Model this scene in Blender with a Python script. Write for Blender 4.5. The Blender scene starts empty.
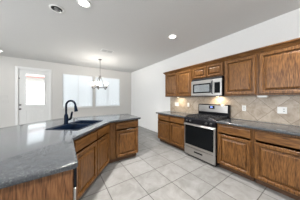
import bpy, bmesh, math, random
from mathutils import Vector, Matrix
random.seed(7)
S = bpy.context.scene
COL = S.collection
PI = math.pi

# ------------------------------------------------------------------ camera, world, lights, exposure
CAM_Z = 1.349
cd = bpy.data.cameras.new('camera')
cam = bpy.data.objects.new('camera', cd)
COL.objects.link(cam)
cam.location = (0, 0, CAM_Z)
cam.rotation_euler = (PI / 2, 0, -0.6053)
cd.sensor_width = 36
cd.lens = 124.82 / 300 * 36
cd.shift_y = -1.45 / 300
cd.clip_start = 0.02
S.camera = cam

W = bpy.data.worlds.new('world')
S.world = W
W.use_nodes = True
WORLD = 2.1
W.node_tree.nodes['Background'].inputs[0].default_value = (0.92, 0.96, 1.0, 1)
W.node_tree.nodes['Background'].inputs[1].default_value = WORLD

S.view_settings.view_transform = 'Standard'
S.view_settings.look = 'None'
S.view_settings.gamma = 1
S.view_settings.exposure = 0.58
S.view_settings.use_curve_mapping = False

CAN_W = 30.0          # each lit ceiling can
BULB_W = 5.0         # each of the five chandelier bulbs
REAR_FILL_W = 15.0        # added fill lamp at the unseen opening behind the camera
KH = 2.781            # ceiling height
XR, YB = 3.07, 6.269  # right wall, back wall
XL, YR = -4.2, -3.6   # left wall, rear of the room


def area(name, loc, rot, sx, sy, power, color, shape='RECTANGLE', spread=PI):
    l = bpy.data.lights.new(name, 'AREA')
    l.shape = shape
    l.size = sx
    l.size_y = sy
    l.energy = power
    l.color = color
    l.spread = spread
    o = bpy.data.objects.new(name, l)
    COL.objects.link(o)
    o.location = loc
    o.rotation_euler = rot
    return o


area('rear_fill_light', (-0.7, YR + 0.02, 1.62), (PI / 2, 0, 0), 1.7, 1.3, REAR_FILL_W, (0.93, 0.97, 1.0))  # fill lamp added in the unseen rear opening

sl_ = bpy.data.lights.new('sun', 'SUN')
sl_.energy = 16.0
sl_.angle = math.radians(0.6)
sl_.color = (1.0, 0.97, 0.92)
sun = bpy.data.objects.new('sun', sl_)
COL.objects.link(sun)
sun.location = (0, 0, 12)
sun.rotation_euler = Vector((-0.10, 0.57, -0.82)).to_track_quat('-Z', 'Y').to_euler()
area('side_fill_light', (XL + 0.02, 1.4, 1.62), (0, -PI / 2, 0), 1.3, 4.6, 105.0, (0.95, 0.98, 1.0))  # unseen fill lamp, added to light the cabinet wall from the front

# ------------------------------------------------------------------ materials


def new_mat(name):
    m = bpy.data.materials.new(name)
    m.use_nodes = True
    nt = m.node_tree
    b = nt.nodes['Principled BSDF']
    return m, nt, b


def nd(nt, t, **kw):
    n = nt.nodes.new(t)
    for k, v in kw.items():
        setattr(n, k, v)
    return n


def L(nt, a, b):
    nt.links.new(a, b)


def ramp(nt, stops):
    r = nd(nt, 'ShaderNodeValToRGB')
    e = r.color_ramp.elements
    while len(e) < len(stops):
        e.new(0.5)
    for i, (p, c) in enumerate(stops):
        e[i].position = p
        e[i].color = (*c, 1)
    return r


def plain(name, col, rough=0.5, metal=0.0, noise=0.04, scale=30, bump=0.0, spec=0.5, coat=0.0):
    """a procedural material: the colour, broken up slightly by noise"""
    m, nt, b = new_mat(name)
    tc = nd(nt, 'ShaderNodeTexCoord')
    n = nd(nt, 'ShaderNodeTexNoise')
    n.inputs['Scale'].default_value = scale
    n.inputs['Detail'].default_value = 3
    L(nt, tc.outputs['Object'], n.inputs['Vector'])
    lo = tuple(max(0, c * (1 - noise)) for c in col)
    hi = tuple(min(1, c * (1 + noise)) for c in col)
    r = ramp(nt, [(0.3, lo), (0.7, hi)])
    L(nt, n.outputs['Fac'], r.inputs[0])
    L(nt, r.outputs[0], b.inputs['Base Color'])
    b.inputs['Roughness'].default_value = rough
    b.inputs['Metallic'].default_value = metal
    b.inputs['Specular IOR Level'].default_value = spec
    b.inputs['Coat Weight'].default_value = coat
    if bump:
        bp = nd(nt, 'ShaderNodeBump')
        bp.inputs['Strength'].default_value = bump
        bp.inputs['Distance'].default_value = 0.004
        L(nt, n.outputs['Fac'], bp.inputs['Height'])
        L(nt, bp.outputs[0], b.inputs['Normal'])
    return m


def oak(name, axis, dark, mid, light, contrast=1.0):
    """oak with the grain running along one axis of the piece"""
    m, nt, b = new_mat(name)
    tc = nd(nt, 'ShaderNodeTexCoord')
    oi = nd(nt, 'ShaderNodeObjectInfo')
    mul = nd(nt, 'ShaderNodeVectorMath', operation='SCALE')
    mul.inputs[0].default_value = (7.3, 5.1, 9.7)
    L(nt, oi.outputs['Random'], mul.inputs['Scale'])
    add = nd(nt, 'ShaderNodeVectorMath', operation='ADD')
    L(nt, tc.outputs['Object'], add.inputs[0])
    L(nt, mul.outputs[0], add.inputs[1])
    mp = nd(nt, 'ShaderNodeMapping')
    sc = [1.0, 1.0, 1.0]
    sc['xyz'.index(axis)] = 0.09
    mp.inputs['Scale'].default_value = sc
    L(nt, add.outputs[0], mp.inputs['Vector'])
    n1 = nd(nt, 'ShaderNodeTexNoise')
    n1.inputs['Scale'].default_value = 11
    n1.inputs['Detail'].default_value = 2
    n1.inputs['Distortion'].default_value = 0.25
    L(nt, mp.outputs[0], n1.inputs['Vector'])
    # cathedral rings: sine of the stretched noise
    ms = nd(nt, 'ShaderNodeMath', operation='MULTIPLY')
    ms.inputs[1].default_value = 44
    L(nt, n1.outputs['Fac'], ms.inputs[0])
    si = nd(nt, 'ShaderNodeMath', operation='SINE')
    L(nt, ms.outputs[0], si.inputs[0])
    n2 = nd(nt, 'ShaderNodeTexNoise')
    n2.inputs['Scale'].default_value = 130
    n2.inputs['Detail'].default_value = 3
    L(nt, mp.outputs[0], n2.inputs['Vector'])
    a1 = nd(nt, 'ShaderNodeMath', operation='MULTIPLY_ADD')
    a1.inputs[1].default_value = 0.065 * contrast
    L(nt, si.outputs[0], a1.inputs[0])
    L(nt, n2.outputs['Fac'], a1.inputs[2])
    n3 = nd(nt, 'ShaderNodeTexNoise')
    n3.inputs['Scale'].default_value = 3.0
    L(nt, add.outputs[0], n3.inputs['Vector'])
    a2 = nd(nt, 'ShaderNodeMath', operation='MULTIPLY_ADD')
    a2.inputs[1].default_value = 0.16
    L(nt, n3.outputs['Fac'], a2.inputs[0])
    L(nt, a1.outputs[0], a2.inputs[2])
    r = ramp(nt, [(0.34, dark), (0.58, mid), (0.82, light)])
    L(nt, a2.outputs[0], r.inputs[0])
    L(nt, r.outputs[0], b.inputs['Base Color'])
    b.inputs['Roughness'].default_value = 0.36
    b.inputs['Specular IOR Level'].default_value = 0.3
    b.inputs['Coat Weight'].default_value = 0.0
    b.inputs['Coat Roughness'].default_value = 0.25
    return m


OD, OM, OL = (0.042, 0.0160, 0.0038), (0.131, 0.055, 0.0145), (0.225, 0.105, 0.032)
M = {}
M['oak_v'] = oak('oak_upright_grain', 'z', OD, OM, OL)
M['oak_h'] = oak('oak_level_grain', 'x', OD, OM, OL)
M['oak_y'] = oak('oak_long_grain', 'y', OD, OM, OL)
M['oak_end'] = oak('oak_end_panel', 'z', (0.055, 0.021, 0.008), (0.16, 0.070, 0.028), (0.25, 0.120, 0.052), 1.1)
M['toe'] = plain('dark_toe_kick', (0.10, 0.05, 0.025), 0.7)
M['wall'] = plain('wall_paint', (0.86, 0.858, 0.85), 0.85, noise=0.015, scale=60, bump=0.05)
M['wallback'] = plain('shade_toned_wall_paint', (0.68, 0.665, 0.64), 0.85, noise=0.015, scale=60, bump=0.05)  # wall paint darkened: shade on the back wall is put into its colour
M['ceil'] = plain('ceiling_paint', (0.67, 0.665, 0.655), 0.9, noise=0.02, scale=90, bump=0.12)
M['trimw'] = plain('white_trim_paint', (0.86, 0.86, 0.85), 0.4, noise=0.01)
M['doorw'] = plain('white_door_paint', (0.80, 0.80, 0.785), 0.45, noise=0.01)
M['plate'] = plain('white_plastic', (0.88, 0.88, 0.86), 0.35, noise=0.01)
M['louver'] = plain('grey_louver_metal', (0.66, 0.66, 0.65), 0.5)
M['handle'] = plain('dark_handle_plastic', (0.010, 0.014, 0.022), 0.5, spec=0.1)
M['almond'] = plain('almond_switch_plastic', (0.66, 0.645, 0.62), 0.45, noise=0.01)
M['slot'] = plain('outlet_slots', (0.35, 0.34, 0.33), 0.5)
M['black'] = plain('black_enamel', (0.008, 0.008, 0.010), 0.25, noise=0.1, spec=0.2)
M['blackm'] = plain('black_cast_iron', (0.026, 0.026, 0.028), 0.4, noise=0.2, spec=0.5)
M['rubber'] = plain('black_cavity', (0.006, 0.006, 0.007), 0.8)
M['sink'] = plain('black_granite_composite', (0.004, 0.008, 0.018), 0.4, noise=0.3, scale=300, spec=0.03)
M['bowl'] = plain('blue_black_sink_bowl', (0.002, 0.005, 0.012), 0.4, noise=0.3, scale=300, spec=0.02)
M['sinkrim'] = plain('satin_black_sink_rim', (0.003, 0.005, 0.010), 0.35, noise=0.3, scale=300, spec=0.04)
M['faucet'] = plain('matte_black_faucet', (0.0022, 0.005, 0.012), 0.35, noise=0.1, spec=0.05)
M['chrome'] = plain('brushed_nickel', (0.62, 0.62, 0.62), 0.25, 1.0)
M['bronze'] = plain('aged_nickel', (0.16, 0.15, 0.145), 0.4, 0.8)
M['glassblk'] = plain('dark_oven_glass', (0.006, 0.007, 0.008), 0.06, noise=0.1, spec=0.08)
M['pave'] = plain('pale_concrete', (0.55, 0.53, 0.50), 0.9)
M['fence'] = plain('white_vinyl_fence', (0.36, 0.38, 0.40), 0.6)
M['redroof'] = plain('red_roof_tiles', (0.30, 0.09, 0.085), 0.8)
M['stucco'] = plain('pale_stucco', (0.36, 0.36, 0.35), 0.9)


def steel():
    m, nt, b = new_mat('brushed_stainless')
    tc = nd(nt, 'ShaderNodeTexCoord')
    mp = nd(nt, 'ShaderNodeMapping')
    mp.inputs['Scale'].default_value = (1.5, 60, 120)
    L(nt, tc.outputs['Object'], mp.inputs['Vector'])
    n = nd(nt, 'ShaderNodeTexNoise')
    n.inputs['Scale'].default_value = 4
    L(nt, mp.outputs[0], n.inputs['Vector'])
    r = ramp(nt, [(0.3, (0.45, 0.435, 0.42)), (0.7, (0.59, 0.575, 0.56))])
    L(nt, n.outputs['Fac'], r.inputs[0])
    L(nt, r.outputs[0], b.inputs['Base Color'])
    b.inputs['Metallic'].default_value = 1.0
    b.inputs['Roughness'].default_value = 0.33
    return m


M['steel'] = steel()


def mirror_glass():
    m, nt, b = new_mat('microwave_window')
    n = nd(nt, 'ShaderNodeTexNoise')
    n.inputs['Scale'].default_value = 8
    r = ramp(nt, [(0.3, (0.46, 0.51, 0.54)), (0.7, (0.53, 0.58, 0.61))])
    L(nt, n.outputs['Fac'], r.inputs[0])
    L(nt, r.outputs[0], b.inputs['Base Color'])
    b.inputs['Roughness'].default_value = 0.08
    b.inputs['Metallic'].default_value = 0.8
    return m


M['mwglass'] = mirror_glass()


def granite():
    m, nt, b = new_mat('speckled_grey_granite')
    tc = nd(nt, 'ShaderNodeTexCoord')
    n1 = nd(nt, 'ShaderNodeTexNoise')
    n1.inputs['Scale'].default_value = 330
    n1.inputs['Detail'].default_value = 4
    n1.inputs['Roughness'].default_value = 0.75
    v = nd(nt, 'ShaderNodeTexVoronoi')
    v.inputs['Scale'].default_value = 150
    n3 = nd(nt, 'ShaderNodeTexNoise')
    n3.inputs['Scale'].default_value = 14
    for x in (n1, v, n3):
        L(nt, tc.outputs['Object'], x.inputs['Vector'])
    r1 = ramp(nt, [(0.34, (0.022, 0.025, 0.030)), (0.52, (0.050, 0.055, 0.061)), (0.70, (0.092, 0.098, 0.105))])
    L(nt, n1.outputs['Fac'], r1.inputs[0])
    sep = nd(nt, 'ShaderNodeSeparateColor')
    L(nt, v.outputs['Color'], sep.inputs[0])
    r2 = ramp(nt, [(0.80, (0, 0, 0)), (0.90, (1, 1, 1))])
    L(nt, sep.outputs[0], r2.inputs[0])
    mx = nd(nt, 'ShaderNodeMix', data_type='RGBA')
    mx.inputs['B'].default_value = (0.13, 0.132, 0.132, 1)
    ml = nd(nt, 'ShaderNodeMath', operation='MULTIPLY')
    ml.inputs[1].default_value = 0.5
    L(nt, r2.outputs[0], ml.inputs[0])
    L(nt, ml.outputs[0], mx.inputs['Factor'])
    L(nt, r1.outputs[0], mx.inputs['A'])
    mx2 = nd(nt, 'ShaderNodeMix', data_type='RGBA', blend_type='MULTIPLY')
    mx2.inputs['Factor'].default_value = 0.5
    r3 = ramp(nt, [(0.3, (0.7, 0.7, 0.7)), (0.7, (1.15, 1.15, 1.15))])
    L(nt, n3.outputs['Fac'], r3.inputs[0])
    L(nt, mx.outputs['Result'], mx2.inputs['A'])
    L(nt, r3.outputs[0], mx2.inputs['B'])
    L(nt, mx2.outputs['Result'], b.inputs['Base Color'])
    b.inputs['Roughness'].default_value = 0.13
    b.inputs['Specular IOR Level'].default_value = 0.55
    return m


M['granite'] = granite()


def grid_factor(nt, ux, uy, half):
    """1 in the joints of a square grid whose lines lie at whole numbers of ux, uy"""
    outs = []
    for u in (ux, uy):
        fr = nd(nt, 'ShaderNodeMath', operation='FRACT')
        L(nt, u, fr.inputs[0])
        d = nd(nt, 'ShaderNodeMath', operation='SUBTRACT')
        d.inputs[1].default_value = 0.5
        L(nt, fr.outputs[0], d.inputs[0])
        a = nd(nt, 'ShaderNodeMath', operation='ABSOLUTE')
        L(nt, d.outputs[0], a.inputs[0])
        g = nd(nt, 'ShaderNodeMath', operation='GREATER_THAN')
        g.inputs[1].default_value = 0.5 - half
        L(nt, a.outputs[0], g.inputs[0])
        outs.append(g.outputs[0])
    mxm = nd(nt, 'ShaderNodeMath', operation='MAXIMUM')
    L(nt, outs[0], mxm.inputs[0])
    L(nt, outs[1], mxm.inputs[1])
    return mxm.outputs[0]


def lin(nt, src, a, b_):
    n = nd(nt, 'ShaderNodeMath', operation='MULTIPLY_ADD')
    n.inputs[1].default_value = a
    n.inputs[2].default_value = b_
    L(nt, src, n.inputs[0])
    return n.outputs[0]


def tile_mat(name, kind, cols, grout, rough):
    m, nt, b = new_mat(name)
    tc = nd(nt, 'ShaderNodeTexCoord')
    sp = nd(nt, 'ShaderNodeSeparateXYZ')
    L(nt, tc.outputs['Object'], sp.inputs[0])
    if kind == 'floor':
        T = 0.452
        ux = lin(nt, sp.outputs['X'], 1 / T, -1.437 / T)
        uy = lin(nt, sp.outputs['Y'], 1 / T, -1.457 / T)
        half = 0.012
    else:
        # square tiles set on the diagonal: half diagonal 0.215
        D = 0.43
        y0, z0 = 0.365, 1.36
        s = nd(nt, 'ShaderNodeMath', operation='ADD')
        d = nd(nt, 'ShaderNodeMath', operation='SUBTRACT')
        for q in (s, d):
            L(nt, sp.outputs['Y'], q.inputs[0])
            L(nt, sp.outputs['Z'], q.inputs[1])
        ux = lin(nt, s.outputs[0], 1 / D, -(y0 + z0) / D)
        uy = lin(nt, d.outputs[0], 1 / D, -(y0 - z0) / D)
        half = 0.009
    g = grid_factor(nt, ux, uy, half)
    # each tile gets its own tone
    fx = nd(nt, 'ShaderNodeMath', operation='FLOOR')
    fy = nd(nt, 'ShaderNodeMath', operation='FLOOR')
    L(nt, ux, fx.inputs[0])
    L(nt, uy, fy.inputs[0])
    cb = nd(nt, 'ShaderNodeCombineXYZ')
    L(nt, fx.outputs[0], cb.inputs[0])
    L(nt, fy.outputs[0], cb.inputs[1])
    wn = nd(nt, 'ShaderNodeTexWhiteNoise')
    L(nt, cb.outputs[0], wn.inputs['Vector'])
    off = nd(nt, 'ShaderNodeVectorMath', operation='MULTIPLY_ADD')
    off.inputs[1].default_value = (8, 8, 8)
    L(nt, wn.outputs['Color'], off.inputs[0])
    L(nt, tc.outputs['Object'], off.inputs[2])
    n = nd(nt, 'ShaderNodeTexNoise')
    n.inputs['Scale'].default_value = 5.5 if kind == 'floor' else 9
    n.inputs['Detail'].default_value = 6
    n.inputs['Roughness'].default_value = 0.65
    n.inputs['Distortion'].default_value = 0.6
    L(nt, off.outputs[0], n.inputs['Vector'])
    a = nd(nt, 'ShaderNodeMath', operation='MULTIPLY_ADD')
    a.inputs[1].default_value = 0.16
    L(nt, wn.outputs['Value'], a.inputs[0])
    L(nt, n.outputs['Fac'], a.inputs[2])
    r = ramp(nt, [(0.36, cols[0]), (0.56, cols[1]), (0.74, cols[2])])
    L(nt, a.outputs[0], r.inputs[0])
    mx = nd(nt, 'ShaderNodeMix', data_type='RGBA')
    mx.inputs['B'].default_value = (*grout, 1)
    L(nt, r.outputs[0], mx.inputs['A'])
    L(nt, g, mx.inputs['Factor'])
    L(nt, mx.outputs['Result'], b.inputs['Base Color'])
    b.inputs['Roughness'].default_value = rough
    return m


M['floor'] = tile_mat('floor_tiles', 'floor', [(0.138, 0.135, 0.128), (0.188, 0.185, 0.179), (0.226, 0.224, 0.219)], (0.045, 0.042, 0.038), 0.38)
M['splash'] = tile_mat('diagonal_travertine_tiles', 'splash', [(0.34, 0.262, 0.19), (0.46, 0.375, 0.29), (0.56, 0.475, 0.385)], (0.22, 0.16, 0.115), 0.4)


def emit(name, col, strength):
    m, nt, b = new_mat(name)
    b.inputs['Base Color'].default_value = (*col, 1)
    b.inputs['Emission Color'].default_value = (*col, 1)
    b.inputs['Emission Strength'].default_value = strength
    return m


M['lamp'] = emit('lit_lamp', (1.0, 0.97, 0.93), 6)
M['bulb'] = emit('chandelier_bulb', (1.0, 0.93, 0.82), 1.6)
M['puck'] = emit('lit_warm_lamp', (1.0, 0.86, 0.62), 7)
M['display'] = emit('blue_clock_display', (0.25, 0.35, 1.0), 1.3)


def glass():
    m = bpy.data.materials.new('window_glass')
    m.use_nodes = True
    nt = m.node_tree
    nt.nodes.clear()
    out = nd(nt, 'ShaderNodeOutputMaterial')
    tr = nd(nt, 'ShaderNodeBsdfTransparent')
    tr.inputs[0].default_value = (0.95, 0.97, 0.97, 1)
    gl = nd(nt, 'ShaderNodeBsdfGlossy')
    gl.inputs['Roughness'].default_value = 0.02
    fr = nd(nt, 'ShaderNodeFresnel')
    fr.inputs[0].default_value = 1.45
    mx = nd(nt, 'ShaderNodeMixShader')
    L(nt, fr.outputs[0], mx.inputs[0])
    L(nt, tr.outputs[0], mx.inputs[1])
    L(nt, gl.outputs[0], mx.inputs[2])
    L(nt, mx.outputs[0], out.inputs[0])
    return m


M['glass'] = glass()


def translucent(name, col, share):
    m = bpy.data.materials.new(name)
    m.use_nodes = True
    nt = m.node_tree
    nt.nodes.clear()
    out = nd(nt, 'ShaderNodeOutputMaterial')
    n = nd(nt, 'ShaderNodeTexNoise')
    n.inputs['Scale'].default_value = 12
    r = ramp(nt, [(0.3, tuple(c * 0.98 for c in col)), (0.7, col)])
    L(nt, n.outputs['Fac'], r.inputs[0])
    d = nd(nt, 'ShaderNodeBsdfDiffuse')
    t = nd(nt, 'ShaderNodeBsdfTranslucent')
    L(nt, r.outputs[0], d.inputs[0])
    L(nt, r.outputs[0], t.inputs[0])
    mx = nd(nt, 'ShaderNodeMixShader')
    mx.inputs[0].default_value = share
    L(nt, d.outputs[0], mx.inputs[1])
    L(nt, t.outputs[0], mx.inputs[2])
    L(nt, mx.outputs[0], out.inputs[0])
    return m


M['blind'] = translucent('white_blind_slats', (0.86, 0.885, 0.91), 0.31)
M['shade'] = translucent('frosted_glass_shade', (0.85, 0.84, 0.82), 0.35)

# ------------------------------------------------------------------ helpers


class MB:
    """collects shapes into one mesh"""

    def __init__(self):
        self.bm = bmesh.new()

    def box(self, x0, x1, y0, y1, z0, z1, bev=0.0, seg=1):
        t = bmesh.new()
        bmesh.ops.create_cube(t, size=1)
        for v in t.verts:
            v.co = Vector(((x0 + x1) / 2 + v.co.x * abs(x1 - x0), (y0 + y1) / 2 + v.co.y * abs(y1 - y0), (z0 + z1) / 2 + v.co.z * abs(z1 - z0)))
        if bev:
            bmesh.ops.bevel(t, geom=t.edges[:], offset=bev, segments=seg, affect='EDGES', profile=0.5)
        self._merge(t)
        return self

    def _merge(self, t, mat=None):
        if mat is not None:
            bmesh.ops.transform(t, matrix=mat, verts=t.verts[:])
        me = bpy.data.meshes.new('tmp')
        t.to_mesh(me)
        t.free()
        self.bm.from_mesh(me)
        bpy.data.meshes.remove(me)

    def prism(self, pts, z0, z1, caps=True):
        """upright prism on a plan polygon"""
        n = len(pts)
        a = [self.bm.verts.new((p[0], p[1], z0)) for p in pts]
        b = [self.bm.verts.new((p[0], p[1], z1)) for p in pts]
        for i in range(n):
            j = (i + 1) % n
            self.bm.faces.new((a[i], a[j], b[j], b[i]))
        if caps:
            self.bm.faces.new(b)
            self.bm.faces.new(a[::-1])
        return self

    def rings(self, rings, close_first=True, close_last=True, closed=True):
        """skin a list of equally long rings of points"""
        vs = [[self.bm.verts.new(p) for p in r] for r in rings]
        n = len(vs[0])
        for a, b in zip(vs[:-1], vs[1:]):
            for i in range(n if closed else n - 1):
                j = (i + 1) % n
                self.bm.faces.new((a[i], a[j], b[j], b[i]))
        if close_first:
            self.bm.faces.new(vs[0][::-1])
        if close_last:
            self.bm.faces.new(vs[-1])
        return self

    def lathe(self, prof, centre=(0, 0, 0), n=24, axis='z', cf=False, cl=False):
        rs = []
        for r, h in prof:
            ring = []
            for k in range(n):
                a = 2 * PI * k / n
                c, s = r * math.cos(a), r * math.sin(a)
                p = {'z': (c, s, h), 'y': (c, h, s), 'x': (h, c, s)}[axis]
                ring.append((centre[0] + p[0], centre[1] + p[1], centre[2] + p[2]))
            rs.append(ring)
        return self.rings(rs, cf, cl)

    def tube(self, pts, rad, n=10):
        pts = [Vector(p) for p in pts]
        rs = []
        prev = None
        for i, p in enumerate(pts):
            if i == 0:
                d = pts[1] - p
            elif i == len(pts) - 1:
                d = p - pts[i - 1]
            else:
                d = (pts[i + 1] - p).normalized() + (p - pts[i - 1]).normalized()
            d.normalize()
            if prev is None:
                u = d.orthogonal().normalized()
            else:
                u = (prev - d * prev.dot(d))
                u = u.normalized() if u.length > 1e-6 else d.orthogonal().normalized()
            prev = u
            w = d.cross(u)
            r = rad[i] if isinstance(rad, (list, tuple)) else rad
            rs.append([p + u * (r * math.cos(2 * PI * k / n)) + w * (r * math.sin(2 * PI * k / n)) for k in range(n)])
        return self.rings(rs)

    def build(self, name, mat, parent=None, smooth=False, angle=None):
        bmesh.ops.recalc_face_normals(self.bm, faces=self.bm.faces[:])
        me = bpy.data.meshes.new(name)
        self.bm.to_mesh(me)
        self.bm.free()
        o = bpy.data.objects.new(name, me)
        COL.objects.link(o)
        me.materials.append(mat)
        if parent:
            o.parent = parent
        if smooth or angle:
            for p in me.polygons:
                p.use_smooth = True
            me.set_sharp_from_angle(angle=math.radians(angle or 40))
        return o


def tag(o, label=None, cat=None, group=None, kind=None):
    if label:
        o['label'] = label
    if cat:
        o['category'] = cat
    if group:
        o['group'] = group
    if kind:
        o['kind'] = kind
    return o


def empty(name, loc, rz=0.0, label=None, cat=None, group=None, kind=None):
    o = bpy.data.objects.new(name, None)
    o.empty_display_size = 0.1
    COL.objects.link(o)
    o.location = loc
    o.rotation_euler = (0, 0, rz)
    return tag(o, label, cat, group, kind)


def copy_tree(o, parent=None):
    c = o.copy()
    COL.objects.link(c)
    if parent:
        c.parent = parent
    for ch in list(o.children):
        copy_tree(ch, c)
    return c


def struct(o, label, cat):
    return tag(o, label, cat, kind='structure')


def offset_poly(pts, d):
    """inset (d > 0) a counter-clockwise polygon with mitred corners"""
    n = len(pts)
    out = []
    for i in range(n):
        p0, p1, p2 = (Vector(pts[i - 1]).to_2d(), Vector(pts[i]).to_2d(), Vector(pts[(i + 1) % n]).to_2d())
        a = (p1 - p0).normalized()
        b = (p2 - p1).normalized()
        na, nb = Vector((-a.y, a.x)), Vector((-b.y, b.x))
        m = (na + nb)
        m = m / max(1e-6, m.dot(na))
        q = p1 + m * d
        out.append((q.x, q.y))
    return out


def round_poly(pts, radii, seg=5):
    n = len(pts)
    out = []
    for i in range(n):
        r = radii[i]
        p0, p1, p2 = Vector(pts[i - 1]), Vector(pts[i]), Vector(pts[(i + 1) % n])
        if r <= 0:
            out.append(tuple(p1))
            continue
        a, b = (p0 - p1).normalized(), (p2 - p1).normalized()
        half = a.angle(b) / 2
        t = r / math.tan(half)
        s, e = p1 + a * t, p1 + b * t
        for k in range(seg + 1):
            u = k / seg
            out.append(tuple((1 - u) ** 2 * s + 2 * u * (1 - u) * p1 + u * u * e))
    return out


# ------------------------------------------------------------------ the setting
WT = 0.16
o = MB().box(XL, XR, YR, YB, -0.10, 0.0).build('floor', M['floor'])
struct(o, 'pale beige square tile floor with thin dark joints', 'floor')
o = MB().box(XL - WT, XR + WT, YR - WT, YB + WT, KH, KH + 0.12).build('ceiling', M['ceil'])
struct(o, 'flat white textured ceiling over kitchen and dining area', 'ceiling')
o = MB().box(XR, XR + WT, YR - WT, YB + WT, -0.1, KH).build('wall_right', M['wall'])
struct(o, 'plain off white wall behind the oak cabinets and range', 'wall')
o = (MB().box(XL - WT, XL, YR - WT, -1.0, -0.1, KH).box(XL - WT, XL, 3.8, YB + WT, -0.1, KH)
     .box(XL - WT, XL, -1.0, 3.8, -0.1, 0.95).box(XL - WT, XL, -1.0, 3.8, 2.3, KH)).build('wall_left', M['wall'])  # opening is unseen, added together with the side fill lamp
struct(o, 'off white side wall of the living area with one wide unseen window opening added for fill light', 'wall')

# door opening and two window openings in the back wall
DX0, DX1, DH = -1.318, -0.470, 2.41
WIN = [(-0.035, 1.115), (1.222, 2.43)]
WZ0, WZ1 = 0.965, 2.385
w = MB()
y0, y1 = YB, YB + WT
w.box(XL, DX0, y0, y1, -0.1, KH)
w.box(DX0, DX1, y0, y1, DH, KH)
w.box(DX1, WIN[0][0], y0, y1, -0.1, KH)
for a, b in WIN:
    w.box(a, b, y0, y1, -0.1, WZ0)
    w.box(a, b, y0, y1, WZ1, KH)
w.box(WIN[0][1], WIN[1][0], y0, y1, -0.1, KH)
w.box(WIN[1][1], XR, y0, y1, -0.1, KH)
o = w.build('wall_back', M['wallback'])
struct(o, 'back wall with its shade put into the paint colour, holding the patio door and two bright windows', 'wall')
# rear of the room: wall around an unseen window opening, added to let light in
w = MB()
w.box(XL, -1.6, YR - WT, YR, -0.1, KH).box(0.2, XR, YR - WT, YR, -0.1, KH).box(-1.6, 0.2, YR - WT, YR, 2.3, KH).box(-1.6, 0.2, YR - WT, YR, -0.1, 0.95)
o = w.build('wall_rear', M['wall'])
struct(o, 'off white rear wall with one unseen window opening added for fill light', 'wall')

# baseboards
BBH = 0.10


def base(name, x0, x1, y0, y1, lab):
    m = MB().box(x0, x1, y0, y1, 0, BBH, 0.004)
    struct(m.build(name, M['trimw']), lab, 'baseboard')


base('baseboard_right', XR - 0.015, XR, 3.10, YB - 0.016, 'white baseboard along the bare end of the cabinet wall')
base('baseboard_back', -0.395, XR - 0.016, YB - 0.015, YB, 'white baseboard below the two windows')
base('baseboard_left', XL + 0.001, -1.41, YB - 0.015, YB, 'white baseboard left of the patio door')

# patio door ------------------------------------------------------
dr = empty('door_1', ((DX0 + DX1) / 2, YB, 0), 0, 'white patio door with one tall glass panel and dark knobs', 'door', kind='structure')
dw = (DX1 - DX0)
hx = dw / 2
c = MB()
CW = 0.078
c.box(-hx - CW, -hx, -0.02, 0.0, 0, DH + CW, 0.004).box(hx, hx + CW, -0.02, 0.0, 0, DH + CW, 0.004).box(-hx, hx, -0.02, 0.0, DH, DH + CW, 0.004)
c.box(-hx, -hx + 0.012, 0, WT, 0, DH).box(hx - 0.012, hx, 0, WT, 0, DH).box(-hx + 0.012, hx - 0.012, 0, WT, DH - 0.012, DH)
c.build('casing', M['trimw'], dr)
# slab with a glazed opening
gx0, gx1, gz0, gz1 = -1.125 - dr.location.x, -0.605 - dr.location.x, 1.115, 2.25
sx = hx - 0.016
s = MB()
ys0, ys1 = 0.02, 0.065
s.box(-sx, gx0, ys0, ys1, 0.01, DH - 0.016).box(gx1, sx, ys0, ys1, 0.01, DH - 0.016)
s.box(gx0, gx1, ys0, ys1, 0.01, gz0).box(gx0, gx1, ys0, ys1, gz1, DH - 0.016)
slab = s.build('door_slab', M['doorw'], dr)
g = MB()
t = 0.03
for x0, x1, z0, z1 in ((gx0 - t, gx0 + 0.006, gz0 - t, gz1 + t), (gx1 - 0.006, gx1 + t, gz0 - t, gz1 + t), (gx0, gx1, gz0 - t, gz0 + 0.006), (gx0, gx1, gz1 - 0.006, gz1 + t)):
    g.box(x0, x1, ys0 - 0.012, ys0 + 0.002, z0, z1, 0.004)
g.build('glass_frame', M['trimw'], slab)
MB().box(gx0, gx1, 0.038, 0.044, gz0, gz1).build('glass_pane', M['glass'], slab)
# two raised panels below the glass
pn = MB()
for x0, x1 in ((gx0 - 0.01, -0.035), (0.035, gx1 + 0.01)):
    r = []
    for ins, y in ((0, ys0 - 0.001), (0.012, ys0 - 0.009), (0.024, ys0 - 0.003), (0.05, ys0 - 0.003), (0.07, ys0 - 0.009)):
        r.append([(x0 + ins, y, 0.25 + ins), (x1 - ins, y, 0.25 + ins), (x1 - ins, y, 0.92 - ins), (x0 + ins, y, 0.92 - ins)])
    pn.rings(r, False, True)
pn.build('raised_panel', M['doorw'], slab)
kx = -1.272 - dr.location.x
k = MB()
k.lathe([(0.032, ys0), (0.032, ys0 - 0.008), (0.012, ys0 - 0.012), (0.011, ys0 - 0.035), (0.026, ys0 - 0.045), (0.029, ys0 - 0.058), (0.020, ys0 - 0.070), (0.001, ys0 - 0.072)], (kx, 0, 0.975), 16, 'y')
k.build('door_knob', M['bronze'], dr, smooth=True)
k = MB()
k.lathe([(0.030, ys0), (0.030, ys0 - 0.012), (0.022, ys0 - 0.02), (0.001, ys0 - 0.021)], (kx, 0, 1.12), 16, 'y')
k.box(kx - 0.006, kx + 0.006, ys0 - 0.035, ys0 - 0.018, 1.10, 1.14, 0.003)
k.build('deadbolt', M['bronze'], dr, angle=40)
k = MB()
k.box(-sx - 0.004, -sx + 0.022, ys0 - 0.014, ys0, 2.05, 2.09, 0.003)
k.build('security_latch', M['bronze'], dr)

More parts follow.
